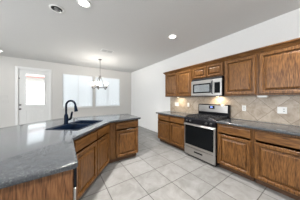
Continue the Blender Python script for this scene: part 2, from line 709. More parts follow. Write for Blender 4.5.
# windows with blinds ----------------------------------------------
for i, (a, b) in enumerate(WIN):
    cx = (a + b) / 2
    hw = (b - a) / 2
    wr = empty('window_%d' % (i + 1), (cx, YB, 0), 0, ['white framed twin window next to the patio door', 'white framed twin window behind the chandelier'][i], 'window', kind='structure')
    f = MB()
    yf0, yf1 = 0.085, 0.13
    ft = 0.03
    f.box(-hw, -hw + ft, yf0, yf1, WZ0, WZ1).box(hw - ft, hw, yf0, yf1, WZ0, WZ1)
    f.box(-hw + ft, hw - ft, yf0, yf1, WZ0, WZ0 + ft).box(-hw + ft, hw - ft, yf0, yf1, WZ1 - ft, WZ1)
    f.box(-0.022, 0.022, yf0, yf1, WZ0 + ft, WZ1 - ft)
    fr = f.build('window_frame', M['trimw'], wr)
    MB().box(-hw + ft, hw - ft, 0.104, 0.110, WZ0 + ft, WZ1 - ft).build('window_pane', M['glass'], wr)
    MB().box(-hw - 0.03, hw + 0.03, -0.03, 0.0, WZ0 - 0.025, WZ0, 0.005).box(-hw, hw, -0.001, 0.084, WZ0, WZ0 + 0.006).build('window_sill', M['trimw'], wr)
    # one blind for each half
    for j, (x0, x1) in enumerate(((-hw + 0.006, -0.004), (0.004, hw - 0.006))):
        bl = empty('window_blind', (cx + (x0 + x1) / 2, YB, WZ0 + 0.01), 0,
                   [['closed white blind in the window nearest the patio door, half beside the door', 'closed white blind in the window nearest the patio door, half towards the chandelier'],
                    ['closed white blind directly behind the chandelier', 'closed white blind nearest the bare corner of the room']][i][j],
                   'blind', 'white slatted blinds in the two windows')
        bw = (x1 - x0) / 2
        zt = WZ1 - WZ0 - 0.012
        MB().box(-bw, bw, 0.012, 0.062, zt - 0.03, zt, 0.004).build('headrail', M['trimw'], bl)
        MB().box(-bw, bw, 0.022, 0.052, 0.0, 0.018, 0.003).build('bottom_rail', M['trimw'], bl)
        sl = MB()
        z = 0.04
        ang = math.radians(58)
        dy, dz = 0.025 * math.cos(ang), 0.025 * math.sin(ang)
        while z < zt - 0.035:
            p = [(0.037 - dy, z + dz), (0.037 + 0.003, z + 0.002), (0.037 + dy, z - dz)]
            sl.rings([[(-bw, q[0], q[1]) for q in p], [(bw, q[0], q[1]) for q in p]], False, False, closed=False)
            z += 0.043
        sl.build('slats', M['blind'], bl)

# outside the door: paving, fence, neighbour's red roof
o = MB().box(-14, 14, YB + WT + 0.01, 26, -0.15, -0.05).build('ground', M['pave'])
struct(o, 'pale concrete patio outside the glass door', 'ground')
fe = empty('garden_fence', (-2.0, 11.0, -0.05), 0, 'pale upright board fence seen through the door glass', 'fence')
b = MB()
for k_ in range(60):
    x = -7.5 + k_ * 0.25
    b.box(x, x + 0.20, 0, 0.02, 0.05, 2.05)
b.build('fence_boards', M['fence'], fe)
MB().box(-7.5, 7.5, 0.021, 0.07, 0.4, 0.49).box(-7.5, 7.5, 0.021, 0.07, 1.6, 1.69).build('fence_rail', M['fence'], fe)
MB().box(-7.5, 7.5, -0.02, 0.045, 2.05, 2.12).build('fence_cap', M['fence'], fe)
nh = empty('neighbour_house', (-3.5, 19.0, -0.05), 0, 'pale house with a red roof beyond the fence', 'house')
MB().box(-6, 2.0, 0, 5, 0, 3.8).build('house_wall', M['stucco'], nh)
r = [[(-6.4, -0.4, 3.8), (-6.4, 5.4, 3.8), (-6.4, 2.5, 4.4)], [(2.4, -0.4, 3.8), (2.4, 5.4, 3.8), (2.4, 2.5, 4.4)]]
MB().rings(r).build('roof', M['redroof'], nh)

# backsplash
o = MB().box(XR - 0.010, XR - 0.0005, 0.07, 3.18, 0.916, 1.398).build('trim_1', M['splash'])
struct(o, 'beige travertine backsplash of tiles set on the diagonal', 'backsplash')

# ------------------------------------------------------------------ counters


def counter(name, poly, z1, th, mat, hole=None, ins=0.011):
    bm = bmesh.new()

    def ring(d, z):
        return [bm.verts.new((x, y, z)) for x, y in offset_poly(poly, d)]
    prof = [(ins * (1 - math.sin(a * PI / 8)), z1 - ins * (1 - math.cos(a * PI / 8))) for a in range(5)] + [(ins * (1 - math.cos(a * PI / 8)), z1 - th + ins * (1 - math.sin(a * PI / 8))) for a in range(5)]
    rs = [ring(*p) for p in prof]
    n = len(poly)
    for a, b in zip(rs[:-1], rs[1:]):
        for i in range(n):
            j = (i + 1) % n
            bm.faces.new((a[i], b[i], b[j], a[j]))

    def cap(loop, z):
        edges = []
        for i in range(n):
            e = bm.edges.get((loop[i], loop[(i + 1) % n])) or bm.edges.new((loop[i], loop[(i + 1) % n]))
            edges.append(e)
        hv = []
        if hole:
            hv = [bm.verts.new((x, y, z)) for x, y in hole]
            for i in range(len(hv)):
                edges.append(bm.edges.new((hv[i], hv[(i + 1) % len(hv)])))
        bmesh.ops.triangle_fill(bm, edges=edges, use_beauty=True, use_dissolve=False)
        return hv
    ht = cap(rs[0], z1)
    hb = cap(rs[-1], z1 - th)
    for i in range(len(ht)):
        j = (i + 1) % len(ht)
        bm.faces.new((ht[i], ht[j], hb[j], hb[i]))
    bmesh.ops.recalc_face_normals(bm, faces=bm.faces[:])
    me = bpy.data.meshes.new(name)
    bm.to_mesh(me)
    bm.free()
    o = bpy.data.objects.new(name, me)
    COL.objects.link(o)
    me.materials.append(mat)
    for p in me.polygons:
        p.use_smooth = abs(p.normal.z) < 0.99 or len(p.vertices) == 4
    me.set_sharp_from_angle(angle=math.radians(32))
    return o


CT, CTH = 0.914, 0.040
CB = CT - CTH - 0.001      # top of every base cabinet
CX = 2.422                 # front edge of the wall counters
RY0, RY1 = 1.262, 2.024    # range
o = counter('granite_countertop', [(CX, 0.07), (XR - 0.011, 0.07), (XR - 0.011, RY0 - 0.003), (CX, RY0 - 0.003)], CT, CTH, M['granite'])
tag(o, 'long speckled grey granite countertop on the oak cabinets between range and photo edge', 'countertop')
o = counter('granite_countertop', [(CX, RY1 + 0.003), (XR - 0.011, RY1 + 0.003), (XR - 0.011, 3.18), (CX, 3.18)], CT, CTH, M['granite'])
tag(o, 'short speckled grey granite countertop between the range and the bare wall', 'countertop')

# island: plan of its top (counter-clockwise)
P1, P2, P3, P4 = (0.084, 0.975), (0.084, 1.625), (0.755, 2.435), (1.475, 2.495)
ISL = [(-0.80, 0.975), P1, P2, P3, P4, (1.515, 3.33), (-0.06, 3.40), (-0.80, 2.76)]
isl = round_poly(ISL, [0.05, 0.035, 0, 0, 0.03, 0.03, 0, 0])
tB = Vector((P3[0] - P2[0], P3[1] - P2[1])).normalized()
nI = Vector((-tB.y, tB.x))          # into the island
S0 = Vector(P2) + tB * 0.305 + nI * 0.155      # near front corner of the sink rim
SL, SW = 0.76, 0.50


def sk(u, v):
    p = S0 + tB * u + nI * v
    return (p.x, p.y)


hole = [sk(0.02, 0.02), sk(SL - 0.02, 0.02), sk(SL - 0.02, SW - 0.02), sk(0.02, SW - 0.02)]
o = counter('island_countertop', isl, CT, CTH, M['granite'], hole)
tag(o, 'large angled speckled grey granite island countertop holding the black sink', 'countertop')

# ------------------------------------------------------------------ cabinets (local x to the right, y into the cabinet, z up)


PROUD = 1.25


def door_mesh(x0, x1, z0, z1, fr=0.056):
    """the frame of a cabinet door: stiles and rails with a moulded inner edge"""
    m = MB()
    r = []
    for ins, y in ((0, -0.001), (0, -0.016), (0.008, -0.024), (fr - 0.013, -0.024), (fr - 0.002, -0.018), (fr + 0.001, -0.005), (fr + 0.001, -0.002)):
        r.append([(x0 + ins, y * PROUD, z0 + ins), (x1 - ins, y * PROUD, z0 + ins), (x1 - ins, y * PROUD, z1 - ins), (x0 + ins, y * PROUD, z1 - ins)])
    m.rings(r, False, False)
    return m


def panel_mesh(x0, x1, z0, z1, fr=0.056):
    m = MB()
    r = []
    for ins, y in ((fr - 0.002, -0.003), (fr - 0.002, -0.004), (fr + 0.013, -0.004), (fr + 0.015, -0.012), (fr + 0.040, -0.021), (fr + 0.043, -0.022)):
        r.append([(x0 + ins, y * PROUD, z0 + ins), (x1 - ins, y * PROUD, z0 + ins), (x1 - ins, y * PROUD, z1 - ins), (x0 + ins, y * PROUD, z1 - ins)])
    m.rings(r, False, True)
    return m


def add_door(root, x0, x1, z0, z1, fr=0.056):
    d = door_mesh(x0, x1, z0, z1, fr).build('door', M['oak_v'], root)
    panel_mesh(x0, x1, z0, z1, fr).build('raised_panel', M['oak_v'], d)


def add_drawer(root, x0, x1, z0, z1):
    m = MB()
    r = []
    for ins, y in ((0, -0.001), (0, -0.016), (0.004, -0.021), (0.012, -0.024)):
        r.append([(x0 + ins, y * PROUD, z0 + ins), (x1 - ins, y * PROUD, z0 + ins), (x1 - ins, y * PROUD, z1 - ins), (x0 + ins, y * PROUD, z1 - ins)])
    m.rings(r, False, True)
    m.build('drawer', M['oak_h'], root)


TK = 0.098


def open_box(m, x0, x1, y0, y1, z0, z1, t=0.018):
    """a carcass open to the front"""
    m.box(x0, x0 + t, y0, y1, z0, z1).box(x1 - t, x1, y0, y1, z0, z1)
    m.box(x0 + t, x1 - t, y1 - t, y1, z0, z1)
    m.box(x0 + t, x1 - t, y0, y1 - t, z0, z0 + t).box(x0 + t, x1 - t, y0, y1 - t, z1 - t, z1)


def frame_bars(x0, x1, z0, z1, doors, lap=0.012):
    """face frame: outer stiles and rails, and a stile wherever two doors stand well apart"""
    m = MB()
    a, b = doors[0][0] + lap, doors[-1][1] - lap
    m.box(x0, a, 0.0, 0.0195, z0, z1).box(b, x1, 0.0, 0.0195, z0, z1)
    m.box(a, b, 0.0, 0.0195, z0, z0 + 0.026).box(a, b, 0.0, 0.0195, z1 - 0.040, z1)
    return m



def base_cabinet(loc, rz, w, depth, doors, drawers, label, group=None, lspan=(0.112, 0.674), dspan=(0.705, 0.842), stiles=()):
    root = empty('base_cabinet', (*loc, 0), rz, label, 'cabinet', group)
    b = MB()
    open_box(b, 0.001, w - 0.001, 0.02, depth, TK, CB)
    b.build('cabinet_body', M['oak_v'], root)
    frame_bars(0.001, w - 0.001, TK, CB, doors).build('face_frame', M['oak_v'], root)
    MB().box(0.01, w - 0.01, 0.075, depth, 0.0, TK - 0.001).build('toe_kick', M['toe'], root)
    for x0, x1 in doors:
        add_door(root, x0, x1, *lspan)
    for x0, x1 in drawers:
        add_drawer(root, x0, x1, *dspan)
    return root


FX = 2.466           # face frames of the wall base cabinets
BD = XR - 0.001 - FX
base_cabinet((FX, 3.115), -PI / 2, 3.115 - RY1 - 0.004, BD, [(0.018, 0.530), (0.558, 1.066)], [(0.018, 0.530), (0.558, 1.066)],
             'two-door oak base cabinet between the range and the bare wall', 'oak base cabinets along the right wall')
base_cabinet((FX, RY0 - 0.004), -PI / 2, 0.560, BD, [(0.022, 0.540)], [(0.022, 0.540)],
             'oak base cabinet touching the right side of the range', 'oak base cabinets along the right wall')
base_cabinet((FX, RY0 - 0.566), -PI / 2, 0.600, BD, [(0.022, 0.580)], [(0.022, 0.580)],
             'oak base cabinet running out of the right edge of the photo', 'oak base cabinets along the right wall')

# uppers
UX = 2.748
UD = XR - 0.001 - UX
UZ0, UZ1 = 1.402, 2.135


def wall_cabinet(y_left, w, z0, z1, doors, label, fr=0.056):
    root = empty('wall_cabinet', (UX, y_left, z0), -PI / 2, label, 'cabinet', 'oak wall cabinets above the backsplash')
    h = z1 - z0
    b = MB()
    open_box(b, 0.001, w - 0.001, 0.02, UD, 0.0, h)
    b.build('cabinet_body', M['oak_v'], root)
    frame_bars(0.001, w - 0.001, 0.0, h, doors).build('face_frame', M['oak_v'], root)
    for x0, x1 in doors:
        add_door(root, x0, x1, 0.022, h - 0.030, fr)
    return root


wall_cabinet(3.085, 3.085 - RY1 - 0.006, UZ0, UZ1, [(0.020, 0.510), (0.535, 1.035)], 'two-door oak wall cabinet left of the microwave')
wall_cabinet(RY1 - 0.008, RY1 - RY0 - 0.012, 1.828, UZ1, [(0.012, 0.368), (0.382, 0.738)], 'short two-door oak wall cabinet above the microwave', 0.045)
wall_cabinet(RY0 - 0.006, 0.546, UZ0, UZ1, [(0.020, 0.524)], 'single-door oak wall cabinet just right of the microwave')
wall_cabinet(RY0 - 0.554, 0.616, UZ0, UZ1, [(0.020, 0.590)], 'oak wall cabinet running out of the right edge of the photo')

# crown moulding along the uppers, returning to the wall at the left end
path = [(XR - 0.001, 3.086), (UX - 0.001, 3.086), (UX - 0.001, 0.09)]
prof = [(0.0, 2.118), (0.006, 2.118), (0.010, 2.128), (0.022, 2.142), (0.038, 2.166), (0.052, 2.176), (0.056, 2.182), (0.056, 2.196), (0.0, 2.196)]
rg = []
for off, z in prof:
    rg.append([(path[0][0], path[0][1] + off, z), (path[1][0] - off, path[1][1] + off, z), (path[2][0] - off, path[2][1], z)])
m = MB()
vs = [[m.bm.verts.new(p) for p in r] for r in rg]
for a, b in zip(vs, vs[1:] + vs[:1]):
    for i in range(2):
        m.bm.faces.new((a[i], a[i + 1], b[i + 1], b[i]))
m.bm.faces.new([v[0] for v in vs])
m.bm.faces.new([v[2] for v in vs])
o = m.build('crown_molding', M['oak_y'])
tag(o, 'oak crown molding running along the tops of the wall cabinets', 'molding')

# island cabinets --------------------------------------------------
FA = 0.055                        # face of the dishwasher arm
ins = 0.055
F0 = Vector(P2) + nI * ins
# corners of the diagonal face
sA = (FA - F0.x) / tB.x
FB0 = F0 + tB * sA
FYC = 2.495 + 0.047
sC = (FYC - F0.y) / tB.y
FB1 = F0 + tB * sC
wB = (FB1 - FB0).length
rzB = math.atan2(tB.y, tB.x)

# end panel of the dishwasher arm
m = MB().box(-0.545, FA, 1.02, 1.04, 0.0, CB, 0.001)
o = m.build('end_panel', M['oak_end'])
tag(o, 'dark grained oak end panel closing the near end of the island', 'panel')

# dishwasher
dwr = empty('dishwasher', (FA, 1.044, 0), PI / 2, 'dishwasher with black control strip behind the oak island end panel', 'dishwasher')
DWW = FB0.y - 1.044 - 0.004
MB().box(0.002, DWW, 0.0, 0.57, 0.10, CB - 0.002).build('tub', M['black'], dwr)
MB().box(0.004, DWW - 0.002, -0.020, -0.001, 0.105, 0.70, 0.004).build('door', M['steel'], dwr)
MB().box(0.004, DWW - 0.002, -0.024, -0.001, 0.705, 0.862, 0.004).build('control_panel', M['black'], dwr)
MB().box(0.01, DWW - 0.01, 0.05, 0.5, 0.0, 0.099).build('toe_kick', M['black'], dwr)


def loc_pts(origin, rz, pts):
    R = Matrix.Rotation(-rz, 2)
    return [tuple(R @ (Vector(p) - Vector(origin))) for p in pts]


# sink cabinet on the diagonal, open at the top for the bowls
root = empty('sink_cabinet', (FB0.x, FB0.y, 0), rzB, 'diagonal oak sink cabinet with two false drawers and two doors', 'cabinet', 'oak island cabinets')
polyB = [(FB0.x, FB0.y), (FB1.x - 0.001, FB1.y), (FB1.x - 0.001, 3.12), (-0.03, 3.12), (-0.545, 2.68), (-0.545, FB0.y)]
polyB_in = offset_poly(polyB, 0.0195)
b = MB()
lp = loc_pts(FB0, rzB, polyB)
li = loc_pts(FB0, rzB, polyB_in)
lo, lin_ = lp[1:] + lp[:1], li[1:] + li[:1]
b.rings([[(x, y, z) for (x, y), z in zip(q, [zz] * len(q))] for q, zz in ((lo, TK), (lo, CB), (lin_, CB), (lin_, TK), (lo, TK))], False, False, closed=False)
b.prism(lp, TK - 0.0005, TK + 0.012)
b.build('cabinet_body', M['oak_v'], root)
lt = loc_pts(FB0, rzB, offset_poly(polyB, 0.075))
MB().prism(lt, 0.0, TK - 0.001).build('toe_kick', M['toe'], root)
e0 = 0.055
dA0, dA1, dB0, dB1 = 0.060, 0.560, 0.582, 1.035
frame_bars(0.0, wB - 0.002, TK + 0.013, CB, [(dA0, dA1), (dB0, dB1)]).build('face_frame', M['oak_v'], root)
for x0, x1 in ((dA0, dA1), (dB0, dB1)):
    add_door(root, x0, x1, 0.112, 0.674)
    add_drawer(root, x0, x1, 0.705, 0.842)

# far cabinet of the island
base_cabinet((FB1.x + 0.001, FYC), 0, 1.425 - FB1.x, 3.12 - FYC, [(0.118, 1.425 - FB1.x - 0.022)], [(0.118, 1.425 - FB1.x - 0.022)],
             'oak cabinet with one drawer and one door at the far island end', 'oak island cabinets')

# ------------------------------------------------------------------ sink, faucet, soap pump
srz = rzB
sr = empty('kitchen_sink', (S0.x, S0.y, CT), srz, 'black double bowl drop-in sink in the island countertop', 'sink')
m = MB()
# rim with two openings, built as frames
rt = 0.006
div = 0.395


def bowl(m, x0, x1, y0, y1, depth):
    r = []
    for ins_, z in ((0.0, rt), (0.006, rt - 0.004), (0.014, -0.05), (0.022, -depth + 0.03), (0.05, -depth)):
        q = [(x0 + ins_, y0 + ins_), (x1 - ins_, y0 + ins_), (x1 - ins_, y1 - ins_), (x0 + ins_, y1 - ins_)]
        q = round_poly([Vector(p) for p in q], [0.04] * 4, 4)
        r.append([(p[0], p[1], z) for p in q])
    m.rings(r, False, True)


bowls = [(0.022, div - 0.014, 0.022, SW - 0.085), (div + 0.014, SL - 0.022, 0.022, SW - 0.085)]
bm = m.bm
edges = []


def loop3(pts, z):
    vs_ = [bm.verts.new((p[0], p[1], z)) for p in pts]
    es = [bm.edges.new((vs_[i], vs_[(i + 1) % len(vs_)])) for i in range(len(vs_))]
    return vs_, es


outer_pts = round_poly([Vector(p) for p in ((0.004, 0.004), (SL - 0.004, 0.004), (SL - 0.004, SW - 0.004), (0.004, SW - 0.004))], [0.03] * 4, 4)
ov, oe = loop3(outer_pts, rt)
edges += oe
for bx in bowls:
    q = round_poly([Vector(p) for p in ((bx[0], bx[2]), (bx[1], bx[2]), (bx[1], bx[3]), (bx[0], bx[3]))], [0.04] * 4, 4)
    v_, e_ = loop3(q, rt)
    edges += e_
bmesh.ops.triangle_fill(bm, edges=edges, use_beauty=True, use_dissolve=False)
low = [bm.verts.new((p[0] + (SL / 2 - p[0]) * -0.008, p[1] + (SW / 2 - p[1]) * -0.012, 0.0005)) for p in outer_pts]
for i in range(len(ov)):
    j = (i + 1) % len(ov)
    bm.faces.new((ov[i], ov[j], low[j], low[i]))
m.build('sink_rim', M['sinkrim'], sr)
for bx in bowls:
    m = MB()
    bowl(m, *bx, 0.20)
    bo = m.build('bowl', M['bowl'], sr, angle=50)
    cxb, cyb = (bx[0] + bx[1]) / 2, (bx[2] + bx[3]) / 2
    MB().lathe([(0.045, -0.199), (0.042, -0.196), (0.03, -0.197), (0.001, -0.198)], (cxb, cyb, 0), 16).build('drain', M['chrome'], bo, smooth=True)

fu, fv = 0.355, SW - 0.044
fp = sk(fu, fv)
ft_ = empty('kitchen_faucet', (fp[0], fp[1], CT + rt), srz, 'tall black gooseneck faucet behind the black sink', 'faucet')
m = MB()
m.lathe([(0.038, 0.001), (0.038, 0.008), (0.034, 0.016), (0.031, 0.030), (0.031, 0.13), (0.026, 0.155), (0.018, 0.17)], n=18, cf=True, cl=True)
m.build('faucet_body', M['faucet'], ft_, smooth=True)
m = MB()
R_ = 0.082
pts = [(0, 0, 0.15), (0, 0, 0.22), (0, 0, 0.31)]
for k_ in range(1, 13):
    a = PI * k_ / 13 * 1.08
    pts.append((0, -R_ + R_ * math.cos(a), 0.31 + R_ * math.sin(a)))
m.tube(pts, 0.0155, 12)
m.build('gooseneck', M['faucet'], ft_, smooth=True)
e = Vector(pts[-1])
dv = (Vector(pts[-1]) - Vector(pts[-2])).normalized()
m = MB()
m.tube([e, e + dv * 0.015, e + dv * 0.04, e + dv * 0.085, e + dv * 0.10], [0.016, 0.020, 0.022, 0.027, 0.025], 14)
m.build('spray_head', M['faucet'], ft_, smooth=True)
m = MB()
m.tube([(0.020, -0.01, 0.07), (0.045, -0.035, 0.075), (0.055, -0.045, 0.10), (0.062, -0.055, 0.18), (0.066, -0.06, 0.205)], [0.018, 0.019, 0.017, 0.015, 0.011], 10)
m.build('lever_handle', M['faucet'], ft_, smooth=True)

sp = sk(0.545, SW - 0.045)
so = empty('soap_dispenser', (sp[0], sp[1], CT + rt), srz, 'small metal soap pump on the sink rim beside the faucet', 'soap dispenser')
MB().lathe([(0.022, 0.001), (0.022, 0.006), (0.012, 0.012), (0.010, 0.045), (0.014, 0.05), (0.014, 0.062), (0.004, 0.066)], n=14, cf=True, cl=True).build('pump', M['bronze'], so, smooth=True)
MB().tube([(0, 0, 0.056), (0, -0.04, 0.06), (0, -0.065, 0.054), (0, -0.07, 0.046)], [0.006, 0.0055, 0.005, 0.005], 8).build('nozzle', M['bronze'], so, smooth=True)

# ------------------------------------------------------------------ gas range (local x right, y into the wall, origin at left front of the body)
rg_ = empty('gas_range', (2.44, RY1 - 0.001, 0), -PI / 2, 'stainless steel gas range with black cooktop and oven window', 'range')
RW = RY1 - RY0 - 0.002
RDp = XR - 0.012 - 2.44
MB().box(0.0, RW, 0.0, RDp - 0.01, 0.03, 0.895).build('range_body', M['black'], rg_)
MB().box(0.03, RW - 0.03, 0.04, RDp - 0.05, 0.0, 0.03).build('toe_base', M['rubber'], rg_)
# storage drawer
dwm = MB().box(0.006, RW - 0.006, -0.028, -0.001, 0.045, 0.222, 0.006, 2).build('storage_drawer', M['steel'], rg_)
MB().box(RW / 2 - 0.105, RW / 2 + 0.105, -0.034, -0.0282, 0.135, 0.170, 0.004).build('drawer_pull', M['rubber'], dwm)
# oven door: stainless frame with a black window
od = MB()
z0, z1 = 0.232, 0.775
r = []
for i_, y in ((0, -0.001), (0, -0.028), (0.006, -0.034)):
    r.append([(0.006 + i_, y, z0 + i_), (RW - 0.006 - i_, y, z0 + i_), (RW - 0.006 - i_, y, z1 - i_), (0.006 + i_, y, z1 - i_)])
wx0, wx1, wz0, wz1 = 0.036, RW - 0.036, 0.285, 0.742
r.append([(wx0, -0.034, wz0), (wx1, -0.034, wz0), (wx1, -0.034, wz1), (wx0, -0.034, wz1)])
r.append([(wx0, -0.030, wz0), (wx1, -0.030, wz0), (wx1, -0.030, wz1), (wx0, -0.030, wz1)])
od.rings(r, False, False)
odo = od.build('oven_door', M['steel'], rg_)
MB().box(wx0 + 0.0005, wx1 - 0.0005, -0.0325, -0.005, wz0 + 0.0005, wz1 - 0.0005).build('oven_window', M['glassblk'], odo)
m = MB()
hz = 0.757
m.tube([(0.03, -0.066, hz - 0.003), (0.12, -0.078, hz), (RW / 2, -0.082, hz), (RW - 0.12, -0.078, hz), (RW - 0.03, -0.066, hz - 0.003)], 0.0135, 10)
for x in (0.055, RW - 0.055):
    m.tube([(x, -0.033, hz), (x, -0.07, hz)], 0.011, 8)
m.build('oven_handle', M['steel'], odo, smooth=True)
# sloped front control panel with knobs
m = MB()
sec = [(-0.001, 0.782), (-0.034, 0.786), (-0.030, 0.878), (-0.010, 0.908), (0.02, 0.912), (0.02, 0.782)]
m.rings([[(0.004, y, z) for y, z in sec], [(RW - 0.004, y, z) for y, z in sec]])
cp = m.build('control_panel', M['black'], rg_)
for x in (0.085, 0.185, RW - 0.185, RW - 0.085):
    k = MB()
    k.lathe([(0.025, -0.031), (0.024, -0.042), (0.020, -0.046), (0.018, -0.066), (0.015, -0.070), (0.001, -0.070)], (x, 0, 0.835), 16, 'y')
    k.box(x - 0.004, x + 0.004, -0.075, -0.066, 0.818, 0.852, 0.002)
    k.build('knob', M['blackm'], cp, angle=40)
# cooktop
m = MB().box(0.0, RW, 0.021, RDp - 0.075, 0.896, 0.918, 0.004)
m.box(0.0, 0.012, 0.021, RDp - 0.075, 0.913, 0.926, 0.002).box(RW - 0.012, RW, 0.021, RDp - 0.075, 0.913, 0.926, 0.002)
ck = m.build('cooktop', M['black'], rg_)
for x in (0.19, RW - 0.19):
    for y in (0.15, 0.40):
        MB().lathe([(0.055, 0.9185), (0.05, 0.928), (0.036, 0.93), (0.036, 0.937), (0.001, 0.938)], (x, y, 0), 18).build('burner', M['blackm'], ck, angle=40)
for x0, x1 in ((0.03, RW / 2 - 0.006), (RW / 2 + 0.006, RW - 0.03)):
    g = MB()
    ya, yb = 0.04, RDp - 0.10
    gz0, gz1_ = 0.940, 0.954
    t = 0.011
    g.box(x0, x1, ya, ya + t, gz0, gz1_).box(x0, x1, yb - t, yb, gz0, gz1_).box(x0, x0 + t, ya, yb, gz0, gz1_).box(x1 - t, x1, ya, yb, gz0, gz1_)
    ymid = (ya + yb) / 2
    g.box(x0, x1, ymid - t / 2, ymid + t / 2, gz0, gz1_)
    xm = (x0 + x1) / 2
    g.box(xm - t / 2, xm + t / 2, ya, ya + 0.085, gz0, gz1_).box(xm - t / 2, xm + t / 2, yb - 0.085, yb, gz0, gz1_).box(xm - t / 2, xm + t / 2, ymid - 0.075, ymid + 0.075, gz0, gz1_)
    for yq in ((ya + ymid) / 2, (yb + ymid) / 2):
        g.box(x0, x0 + 0.10, yq - t / 2, yq + t / 2, gz0, gz1_).box(x1 - 0.10, x1, yq - t / 2, yq + t / 2, gz0, gz1_)
    for x in (x0, x1 - t):
        for y in (ya, yb - t, ymid - t / 2):
            g.box(x, x + t, y, y + t, 0.9185, gz0)
    g.build('grate', M['blackm'], ck)
# backguard
m = MB()
yb0, yb1 = RDp - 0.07, RDp - 0.002
sec = [(yb0, 0.90), (yb0 - 0.004, 0.955), (yb0 + 0.004, 1.19), (yb0 + 0.018, 1.208), (yb1, 1.208), (yb1, 0.90)]
m.rings([[(0.0, y, z) for y, z in sec], [(RW, y, z) for y, z in sec]])
bg = m.build('backguard', M['black'], rg_)
m = MB()
sec = [(yb0 - 0.0055, 1.02), (yb0 - 0.011, 1.025), (yb0 - 0.003, 1.185), (yb0 + 0.004, 1.19)]
m.rings([[(0.022, y, z) for y, z in sec], [(RW - 0.03, y, z) for y, z in sec]])
fc = m.build('steel_face', M['steel'], bg)
m = MB()
m.box(0.30, 0.44, yb0 - 0.016, yb0 - 0.006, 1.10, 1.172, 0.002)
m.build('clock_panel', M['glassblk'], bg)
MB().box(0.34, 0.395, yb0 - 0.0175, yb0 - 0.0161, 1.130, 1.152).build('clock_display', M['display'], bg)

# ------------------------------------------------------------------ microwave
mwx = 2.700
mw = empty('microwave', (mwx, RY1 - 0.010, 1.400), -PI / 2, 'stainless over-the-range microwave hung under the short wall cabinet', 'microwave')
MWW = RY1 - RY0 - 0.020
MH = 0.424
MB().box(0, MWW, 0.0, XR - 0.012 - mwx, 0.0, MH, 0.003).build('microwave_case', M['black'], mw)
# vent louvre on top
m = MB()
for k_ in range(4):
    z = MH - 0.042 + k_ * 0.010
    m.box(0.006, MWW - 0.006, -0.016 + 0.002 * k_, -0.001, z, z + 0.006)
m.build('vent_grille', M['blackm'], mw)
dx1 = MWW - 0.17
zz1 = MH - 0.050
m = MB()
r = []
for i_, y in ((0, -0.001), (0, -0.030), (0.006, -0.036)):
    r.append([(0.0 + i_, y, 0.012 + i_), (dx1 - i_, y, 0.012 + i_), (dx1 - i_, y, zz1 - i_), (0.0 + i_, y, zz1 - i_)])
ax0, ax1, az0, az1 = 0.055, dx1 - 0.055, 0.075, zz1 - 0.075
r.append([(ax0, -0.036, az0), (ax1, -0.036, az0), (ax1, -0.036, az1), (ax0, -0.036, az1)])
r.append([(ax0, -0.032, az0), (ax1, -0.032, az0), (ax1, -0.032, az1), (ax0, -0.032, az1)])
m.rings(r, False, False)
md = m.build('microwave_door', M['steel'], mw)
m = MB().box(ax0 + 0.0005, ax1 - 0.0005, -0.0345, -0.004, az0 + 0.0005, az1 - 0.0005)
wi = m.build('window_surround', M['glassblk'], md)
MB().box(ax0 + 0.035, ax1 - 0.035, -0.0355, -0.0346, az0 + 0.03, az1 - 0.03).build('window_screen', M['mwglass'], md)
m = MB()
hxm = dx1 - 0.022
m.tube([(hxm, -0.034, 0.055), (hxm, -0.062, 0.075), (hxm, -0.068, 0.20), (hxm, -0.062, zz1 - 0.055), (hxm, -0.034, zz1 - 0.035)], [0.009, 0.011, 0.012, 0.011, 0.009], 10)
m.build('door_handle', M['handle'], md, smooth=True)
cpm = MB().box(dx1 + 0.003, MWW, -0.034, -0.001, 0.012, zz1, 0.004).build('control_panel', M['steel'], mw)
kp = MB().box(dx1 + 0.022, MWW - 0.030, -0.0355, -0.0341, 0.07, zz1 - 0.075).build('keypad', M['glassblk'], cpm)
MB().box(0.0, MWW, -0.026, -0.001, 0.0, 0.011).build('bottom_lip', M['black'], mw)
MB().box(0.48, 0.54, 0.24, 0.27, -0.002, -0.0005).build('cooktop_lamp', M['puck'], mw)
ar = area('microwave_cooktop_lamp_light', (mwx + 0.255, RY1 - 0.52, 1.396), (0, 0, 0), 0.04, 0.02, 1.8, (1.0, 0.78, 0.52))

# ------------------------------------------------------------------ small things on the backsplash and walls


def plate(loc, rz, gangs, kinds, label, cat, name, plastic='plate'):
    """wall plate: local x right, y into the wall"""
    root = empty(name, loc, rz, label, cat)
    w_ = 0.070 + 0.046 * (gangs - 1)
    h_ = 0.115
    MB().box(-w_ / 2, w_ / 2, -0.006, 0.0, -h_ / 2, h_ / 2, 0.002).build('cover_plate', M[plastic], root)
    for g_ in range(gangs):
        x = -0.023 * (gangs - 1) + 0.046 * g_
        if kinds[g_] == 's':
            MB().box(x - 0.016, x + 0.016, -0.009, -0.0062, -0.033, 0.033, 0.002).build('rocker', M[plastic], root)
        elif kinds[g_] == 't':
            MB().box(x - 0.005, x + 0.005, -0.016, -0.0062, -0.012, 0.010, 0.002).build('toggle', M[plastic], root)
        else:
            MB().box(x - 0.017, x + 0.017, -0.008, -0.0062, -0.036, 0.036, 0.002).build('socket_face', M[plastic], root)
            for zc in (-0.019, 0.019):
                s_ = MB()
                s_.box(x - 0.009, x + 0.009, -0.0088, -0.0081, zc - 0.006, zc + 0.008)
                s_.build('socket', M['slot'], root)
    return root


